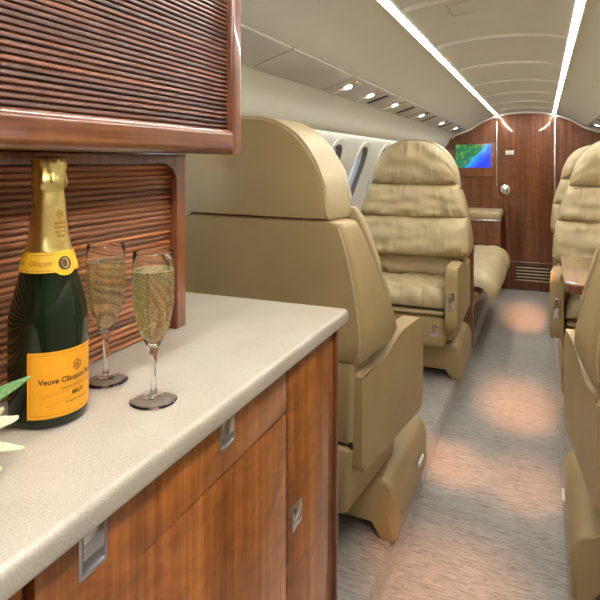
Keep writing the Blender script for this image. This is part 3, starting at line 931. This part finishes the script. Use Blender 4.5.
def make_seat(label):
    t = thing('club_seat', label, 'seat', (0, 0, 0))
    # pedestal with an open arch between its two feet
    bm = bmesh.new()
    o = round_poly([(-.30, 0), (-.240, 0), (-.236, .062), (.236, .062), (.240, 0), (.30, 0), (.30, .185), (-.30, .185)], [.008, 0, 0, 0, 0, .008, .065, .065], 6)
    prism(bm, o, 'y', -.25, .25, .012, 3)
    ped = link('pedestal', bm, M_leather, t, sharp=50)
    for sx in (-1, 1):
        bm = bmesh.new(); rbox(bm, (sx * .307, .10, .085), (.010, .075, .016), .004, 3)
        link('release_handle', bm, M_white, ped)
        bm = bmesh.new(); rbox(bm, (sx * .3005, -.17, .05), (.003, .014, .012), .001, 1)
        link('track_bolt', bm, M_chrome, ped)
    # seam line over the pedestal
    # skirt box under the seat
    bm = bmesh.new()
    shell(bm, [(.215, .258, -.262, .10), (.225, .270, -.268, .11), (.30, .280, -.272, .12), (.392, .286, -.275, .12), (.398, .280, -.27, .12)], .02)
    link('skirt', bm, M_leather, t, sharp=50)
    bm = bmesh.new(); rbox(bm, (0, -.09, .402), (.54, .33, .016), .003)
    rbox(bm, (.280, -.245, .402), (.012, .03, .02), .002); rbox(bm, (-.280, -.245, .402), (.012, .03, .02), .002)
    link('recline_hinge', bm, M_gap, t)
    # lower back
    bm = bmesh.new()
    shell(bm, [(.408, .276, -.262, -.165), (.416, .286, -.270, -.160), (.60, .294, -.274, -.15), (.625, .294, -.272, -.15)], .018)
    link('lower_back', bm, M_leather, t, sharp=50)
    # upper back shell
    bm = bmesh.new()
    tab = []
    for a, b in zip(SHELL, SHELL[1:]):
        for k in range(3):
            q = k / 3
            tab.append(tuple(x + (y - x) * q for x, y in zip(a, b)))
    tab.append(SHELL[-1])
    shell(bm, tab, .022)
    bs = link('back_shell', bm, M_leather, t, sharp=50)
    # piping down the rear edges and across
    for sx in (-1, 1):
        bm = bmesh.new()
        tube(bm, [(sx * (lerp_table(SHELL, z)[0] - .012), lerp_table(SHELL, z)[1] - .0005, z) for z in [.625 + .036 * k for k in range(11)]], .0028, 6)
        link('piping', bm, M_leather_soft, bs)
    # headrest block, arch outline in x,z
    n = 40
    xs = [-.258 + .516 * k / n for k in range(n + 1)]
    arch = [(x, head_arch(x)) for x in xs]
    o = [(-.254, 1.006)] + [(x, max(z, 1.02)) for x, z in arch] + [(.254, 1.006)]
    bm = bmesh.new(); prism(bm, o, 'y', -.300, -.155, .012, 4)
    hd = link('headrest', bm, M_leather_soft, t, sharp=50)
    bm = bmesh.new(); tube(bm, [(x * .957, -.3005, 1.008 + (max(z, 1.02) - 1.008) * .962) for x, z in arch], .003, 6)
    link('piping', bm, M_leather, hd)
    bm = bmesh.new()
    o2 = [(-.243, 1.008)] + [(x * .945, 1.008 + (max(z, 1.02) - 1.008) * .955) for x, z in arch] + [(.243, 1.008)]
    prism(bm, o2, 'y', -.3025, -.298, .002, 2)
    link('rear_panel', bm, M_leather, hd, sharp=50)
    # front cushions
    def fm_head(u, s, d):
        x = u * .254
        zt = max(head_arch(x * 1.0), 1.012) - .004
        zb = 1.034 - .012 * (1 - u * u)
        return (x, -.165 + d, zb + (zt - zb) * (s + 1) / 2)
    bm = bmesh.new(); pillow(bm, fm_head, 90, 36, .075, .017, 1.3, pu=6, ps=3.0, freq=15)
    link('headrest_cushion', bm, M_leather_soft, t, sharp=80)
    rolls = [(.845, 1.034, .262, .322, -.170, -.125, .085), (.640, .852, .322, .326, -.125, -.050, .095), (.515, .655, .262, .270, -.160, -.13, .080)]
    for k, (z0, z1, ht, hb, y1, y0, dp) in enumerate(rolls):
        def fm(u, s, d, z0=z0, z1=z1, ht=ht, hb=hb, y0=y0, y1=y1):
            q = (s + 1) / 2
            hw = hb + (ht - hb) * q
            sag = -.012 * (1 - u * u) * (1 - q) * 0.9
            return (u * hw * (1 - .02 * (s * s)), y0 + (y1 - y0) * q + d, z0 + (z1 - z0) * q + sag)
        bm = bmesh.new(); pillow(bm, fm, 96, 34, dp, .019, 2.1 + k * 1.7, pu=9, ps=3.6, freq=17)
        link('back_cushion', bm, M_leather_soft, t, sharp=80)
    # seat cushion: rolls over the front edge
    def fm_seat(u, s, d):
        q = (s + 1) / 2
        Lf = .34; Ra = .085; tot = Lf + Ra * PI / 2
        l = q * tot
        hw = .250
        if l < Lf:
            p = Vector((0, -.15 + l, .445)); nn = Vector((0, 0, 1))
        else:
            a = (l - Lf) / Ra
            c = Vector((0, -.15 + Lf, .445 - .03))
            p = c + Vector((0, math.sin(a) * Ra * .6, math.cos(a) * .03)); nn = Vector((0, math.sin(a), math.cos(a)))
        q2 = p + nn * d
        return (u * hw, q2.y, q2.z)
    bm = bmesh.new(); pillow(bm, fm_seat, 84, 44, .078, .018, 6.1, pu=9, ps=6, freq=12, drape=.9)
    link('seat_cushion', bm, M_leather_soft, t, sharp=80)
    bm = bmesh.new(); rbox(bm, (0, .02, .425), (.49, .38, .03), .012)
    link('seat_pan', bm, M_leather, t, sharp=50)
    # wooden-less rail and folded leg rest
    bm = bmesh.new(); rbox(bm, (0, .225, .392), (.48, .07, .022), .009, 3)
    link('front_rail', bm, M_leather_soft, t, sharp=50)
    bm = bmesh.new(); rbox(bm, (0, .185, .292), (.485, .11, .165), .028, 4)
    lr = link('leg_rest', bm, M_leather, t, sharp=50)
    bm = bmesh.new(); rbox(bm, (-.190, .243, .298), (.040, .006, .062), .003, 2)
    la = link('leg_rest_latch', bm, M_chrome, lr)
    bm = bmesh.new(); rbox(bm, (-.190, .247, .278), (.046, .010, .018), .003, 2)
    link('latch_lip', bm, M_white, la)
    bm = bmesh.new(); rbox(bm, (-.190, .2465, .312), (.022, .004, .018), .001, 1)
    link('latch_well', bm, M_black, la)
    # arms
    for sx in (-1, 1):
        o = round_poly([(-.255, .335), (.262, .312), (.285, .36), (.285, .628), (.05, .632), (-.09, .585), (-.255, .605)], [.02, .05, .04, .045, .06, .05, .02], 8)
        bm = bmesh.new(); prism(bm, o, 'x', sx * .252, sx * .312, .021, 5)
        ar = link('armrest', bm, M_leather, t, sharp=50)
        bm = bmesh.new(); rbox(bm, (sx * .282, .2865, .465), (.034, .006, .095), .003, 2)
        cp = link('control_plate', bm, M_chrome, ar)
        bm = bmesh.new(); rbox(bm, (sx * .282, .2895, .480), (.014, .006, .05), .003, 2)
        link('control_well', bm, M_chrome_dark, cp)
        bm = bmesh.new(); rbox(bm, (sx * .282, .2935, .488), (.010, .005, .010), .002, 2)
        link('control_button', bm, M_black, cp)
    return t
def drop_handles(t):
    for c in t.children:
        for d in list(c.children):
            if d.name.startswith('release_handle'): bpy.data.objects.remove(d)
def place_pedestal(t, dy, rot=0, dx=0):
    for c in t.children:
        if c.name.startswith('pedestal'):
            c.location = (dx, dy, 0); c.rotation_euler = (0, 0, rot)
s1 = make_seat('tan leather seat seen from behind, right beyond the end of the countertop')
s1.location = (-.722, 1.725, H); s1.rotation_euler = (0, 0, math.radians(-6))
place_pedestal(s1, .22, math.radians(6), -.012)
s1['group'] = 'tan leather club seats'
s2 = dup(s1, (-.700, 3.17, H), PI, 'tan leather seat facing the camera on the left of the aisle, under the windows')
place_pedestal(s2, -.17)
drop_handles(s2)
r1 = dup(s1, (.402, 1.775, H), math.radians(5.6), 'tan leather seat cut off by the right edge, nearest seat right of the aisle')
place_pedestal(r1, .135, math.radians(-5.6), -.02)
r2 = dup(s1, (.370, 3.20, H), PI - .10, 'tan leather seat facing the camera behind the wooden table')
place_pedestal(r2, -.17, .10); drop_handles(r2)
r3 = dup(s1, (.385, 4.55, H), PI, 'farthest tan leather seat on the right, half hidden behind the seat at the table')
place_pedestal(r3, -.17); drop_handles(r3)

for c in s1.children:                 # the near seat's headrest is a little wider than the others
    if c.name in ('headrest', 'headrest_cushion'):
        c.location.x = -.038; c.scale.x = 1.08

# ------------------------------------------------------------------ divan, cabinet and screen at the far left
t = thing('divan', 'tan leather side-facing divan with wooden end panel behind the left facing seat', 'sofa', (-.70, 4.3, H))
bm = bmesh.new(); rbox(bm, (-.02, .14, .14), (.44, 1.40, .27), .01)
link('base', bm, M_leather, t)
def fm_div(u, s, d):
    q = (s + 1) / 2; l = q * .62
    if l < .46: p = Vector((-.14 + l, .36)); nn = Vector((0, 1))
    else:
        a = (l - .46) / .16 * PI / 2 * 1.25
        p = Vector((.32 + .07 * math.sin(a), .29 + .07 * math.cos(a))); nn = Vector((math.sin(a), math.cos(a)))
    e = p + nn * d
    return (e.x, u * .715 + .14, e.y + .012)
bm = bmesh.new(); pillow(bm, fm_div, 60, 40, .075, .013, 9.2, pu=14, ps=7, freq=9, drape=.8)
link('seat_cushion', bm, M_leather_soft, t, sharp=80)
bm = bmesh.new(); rbox(bm, (.10, .14, .305), (.46, 1.42, .07), .02)
link('seat_pan', bm, M_leather, t)
bm = bmesh.new(); rbox(bm, (-.20, .14, .62), (.14, 1.40, .50), .05, 4)
link('backrest', bm, M_leather_soft, t)
bm = bmesh.new(); rbox(bm, (.02, -.625, .325), (.57, .05, .64), .008)
link('end_panel', bm, M_wood_bulk, t)

t = thing('bulkhead_cabinet', 'low wooden cabinet with padded leather top against the bulkhead, left of the door', 'cabinet', (-.68, 5.76, H))
bm = bmesh.new(); rbox(bm, (0, .01, .305), (.63, .39, .605), .006)
link('body', bm, M_wood_bulk, t)
bm = bmesh.new(); rbox(bm, (.0, .0, .614), (.65, .41, .012), .003)
link('metal_edge', bm, M_chrome, t)
bm = bmesh.new(); rbox(bm, (.0, .0, .660), (.65, .41, .080), .026, 4)
link('padded_top', bm, M_leather_soft, t, sharp=60)

t = thing('map_screen', 'small wall screen showing a green and blue map left of the door', 'screen', (-.68, Y1 - .012, 1.30))
bm = bmesh.new(); rbox(bm, (.0, .0, -.02), (.50, .03, .34), .006)
link('wooden_surround', bm, M_wood_bulk, t)
M_map, nt, p = new_mat('map_picture')
tc = N(nt, 'ShaderNodeTexCoord'); sx = N(nt, 'ShaderNodeSeparateXYZ'); nt.links.new(tc.outputs['Object'], sx.inputs[0])
n = N(nt, 'ShaderNodeTexNoise', Scale=24.0, Detail=5.0); nt.links.new(tc.outputs['Object'], n.inputs['Vector'])
land = ramp(nt, n.outputs['Fac'], [(.36, (.02, .25, .42)), (.42, (.01, .10, .04)), (.52, (.02, .20, .04)), (.66, (.18, .30, .08))])
# coastline: sea where x - z*1.3 is large
ma = N(nt, 'ShaderNodeMath', operation='MULTIPLY_ADD'); nt.links.new(sx.outputs['Z'], ma.inputs[0]); ma.inputs[1].default_value = -.95; nt.links.new(sx.outputs['X'], ma.inputs[2])
mb = N(nt, 'ShaderNodeMath', operation='MULTIPLY_ADD'); nt.links.new(n.outputs['Fac'], mb.inputs[0]); mb.inputs[1].default_value = .12; nt.links.new(ma.outputs[0], mb.inputs[2])
mr = N(nt, 'ShaderNodeMapRange'); nt.links.new(mb.outputs[0], mr.inputs['Value'])
mr.inputs['From Min'].default_value = .075; mr.inputs['From Max'].default_value = .20
sea = ramp(nt, mr.outputs[0], [(0, (.02, .45, .62)), (.5, (.03, .18, .80)), (1, (.03, .06, .72))])
fac = ramp(nt, mr.outputs[0], [(0, (0, 0, 0)), (.06, (1, 1, 1))])
pic = mixc(nt, fac, land, sea)
nt.links.new(pic, p.inputs['Emission Color']); p.inputs['Emission Strength'].default_value = .62
p.inputs['Base Color'].default_value = (.01, .01, .01, 1); p.inputs['Roughness'].default_value = .2
bm = bmesh.new(); rbox(bm, (0, 0, 0), (.345, .006, .235), .002)
link('display', bm, M_map, t, (.035, -.017, .02))
# corner of the cabinet run: stepped wooden jamb left of the door
bm = bmesh.new()
prism(bm, [(-.330, .02), (-.300, .02), (-.300, .84), (-.400, .93), (-.400, 1.02), (-.430, 1.02), (-.430, .92), (-.330, .82)], 'y', 5.930, Y1 - .022, .003, 2)
tag(link('trim_12', bm, M_wood_post), kind='structure')

# ------------------------------------------------------------------ table
t = thing('folding_table', 'light brown wooden table top between the facing seats right of the aisle', 'table', (.42, 2.70, 0))
o = round_poly([(-.340, -.34), (.36, -.34), (.36, .36), (-.340, .36)], [.06, .01, .01, .03], 8)
bm = bmesh.new(); prism(bm, o, 'z', .762, .796, .004, 2)
link('edge_band', bm, M_wood_rail, t, sharp=50)
o = round_poly([(-.334, -.334), (.355, -.334), (.355, .354), (-.334, .354)], [.056, .01, .01, .026], 8)
bm = bmesh.new(); prism(bm, o, 'z', .7955, .800, .002, 2)
link('tabletop', bm, M_wood_table, t, sharp=50)
bm = bmesh.new(); prism(bm, [(-.02, .762), (.36, .762), (.36, .45)], 'y', -.02, .02, .004, 2)
link('bracket', bm, M_chrome_dark, t)

# ------------------------------------------------------------------ light
# added fill lamps, shaped as ceiling fittings, brightening bottle, counter and roll fronts
for (x, y, tx, ty, tz, lab) in ((.02, -.10, -.60, .45, 1.05, 'added round fill lamp in the ceiling behind the camera'), (.06, .52, -.60, .62, 1.05, 'added round fill lamp in the ceiling above the galley aisle')):
    t = thing('fill_light', lab, 'light', (x, y, 0), 0, 'added fill lamps')
    z = ceil_z(x - XC)
    bm = bmesh.new(); lathe(bm, [(.034, -.006), (.040, -.008), (.046, -.004), (.047, .004), (.034, .004), (.034, -.006)], 32)
    link('bezel', bm, M_chrome, t, (0, 0, z))
    bm = bmesh.new(); lathe(bm, [(0, -.002), (.033, -.002), (.033, .003), (0, .003)], 32)
    link('lens', bm, M_read, t, (0, 0, z))
    ld = bpy.data.lights.new('fill_lamp', 'SPOT'); ld.energy = FILL_E; ld.color = (1, .95, .87)
    ld.spot_size = math.radians(95); ld.spot_blend = 1.0; ld.shadow_soft_size = .035
    o = bpy.data.objects.new('fill_lamp', ld); C.objects.link(o)
    o.location = (x, y, z - .02)
    o.rotation_euler = (Vector((tx - x, ty - y, tz - z))).to_track_quat('-Z', 'Y').to_euler()
def spot(x, y, z, tx, ty, tz, e, col, size, blend=.6):
    ld = bpy.data.lights.new('warm_patch_spot', 'SPOT'); ld.energy = e; ld.color = col
    ld.spot_size = math.radians(size); ld.spot_blend = blend; ld.shadow_soft_size = .02
    o = bpy.data.objects.new('warm_patch_spot', ld); C.objects.link(o)
    o.location = (x, y, z)
    d = Vector((tx - x, ty - y, tz - z)); o.rotation_euler = d.to_track_quat('-Z', 'Y').to_euler()
    return o
xl, zl, _ = on_slope(-1, .585, .03); xr_, zr, _ = on_slope(1, .585, .03)
# added narrow warm spots that make the orange light patches along the aisle
warm = (1.0, .40, .14)
for (tx, ty, e, a) in ((-.12, 3.15, 330, 9.5), (-.34, 2.42, 190, 7.5), (-.07, 2.38, 140, 9), (-.25, 1.68, 85, 17), (-.13, 4.95, 800, 5.5)):
    spot(.055, .50, ceil_z(.215) - .03, tx, ty, 0, e, warm, a, 1.0)

w = bpy.data.worlds.new('World'); sc.world = w; w.use_nodes = True
bg = w.node_tree.nodes['Background']
bg.inputs['Color'].default_value = (.86, .90, 1.0, 1); bg.inputs['Strength'].default_value = .50

# ------------------------------------------------------------------ camera
cd = bpy.data.cameras.new('camera'); cam = bpy.data.objects.new('camera', cd); C.objects.link(cam)
cam.location = (0, 0, 1.26); cam.rotation_euler = (PI / 2, 0, math.radians(23.2))
cd.sensor_width = 36; cd.lens = 36 * 566 / 600
cd.shift_y = -138 / 600
cd.clip_start = .02
sc.camera = cam
sc.view_settings.view_transform = 'Standard'
sc.view_settings.look = 'None'
sc.view_settings.gamma = 1
sc.view_settings.use_curve_mapping = False
sc.view_settings.exposure = 1.05
sc.cycles.max_bounces = 14
sc.cycles.transmission_bounces = 12
sc.cycles.diffuse_bounces = 6
sc.cycles.glossy_bounces = 5
sc.cycles.sample_clamp_indirect = 8
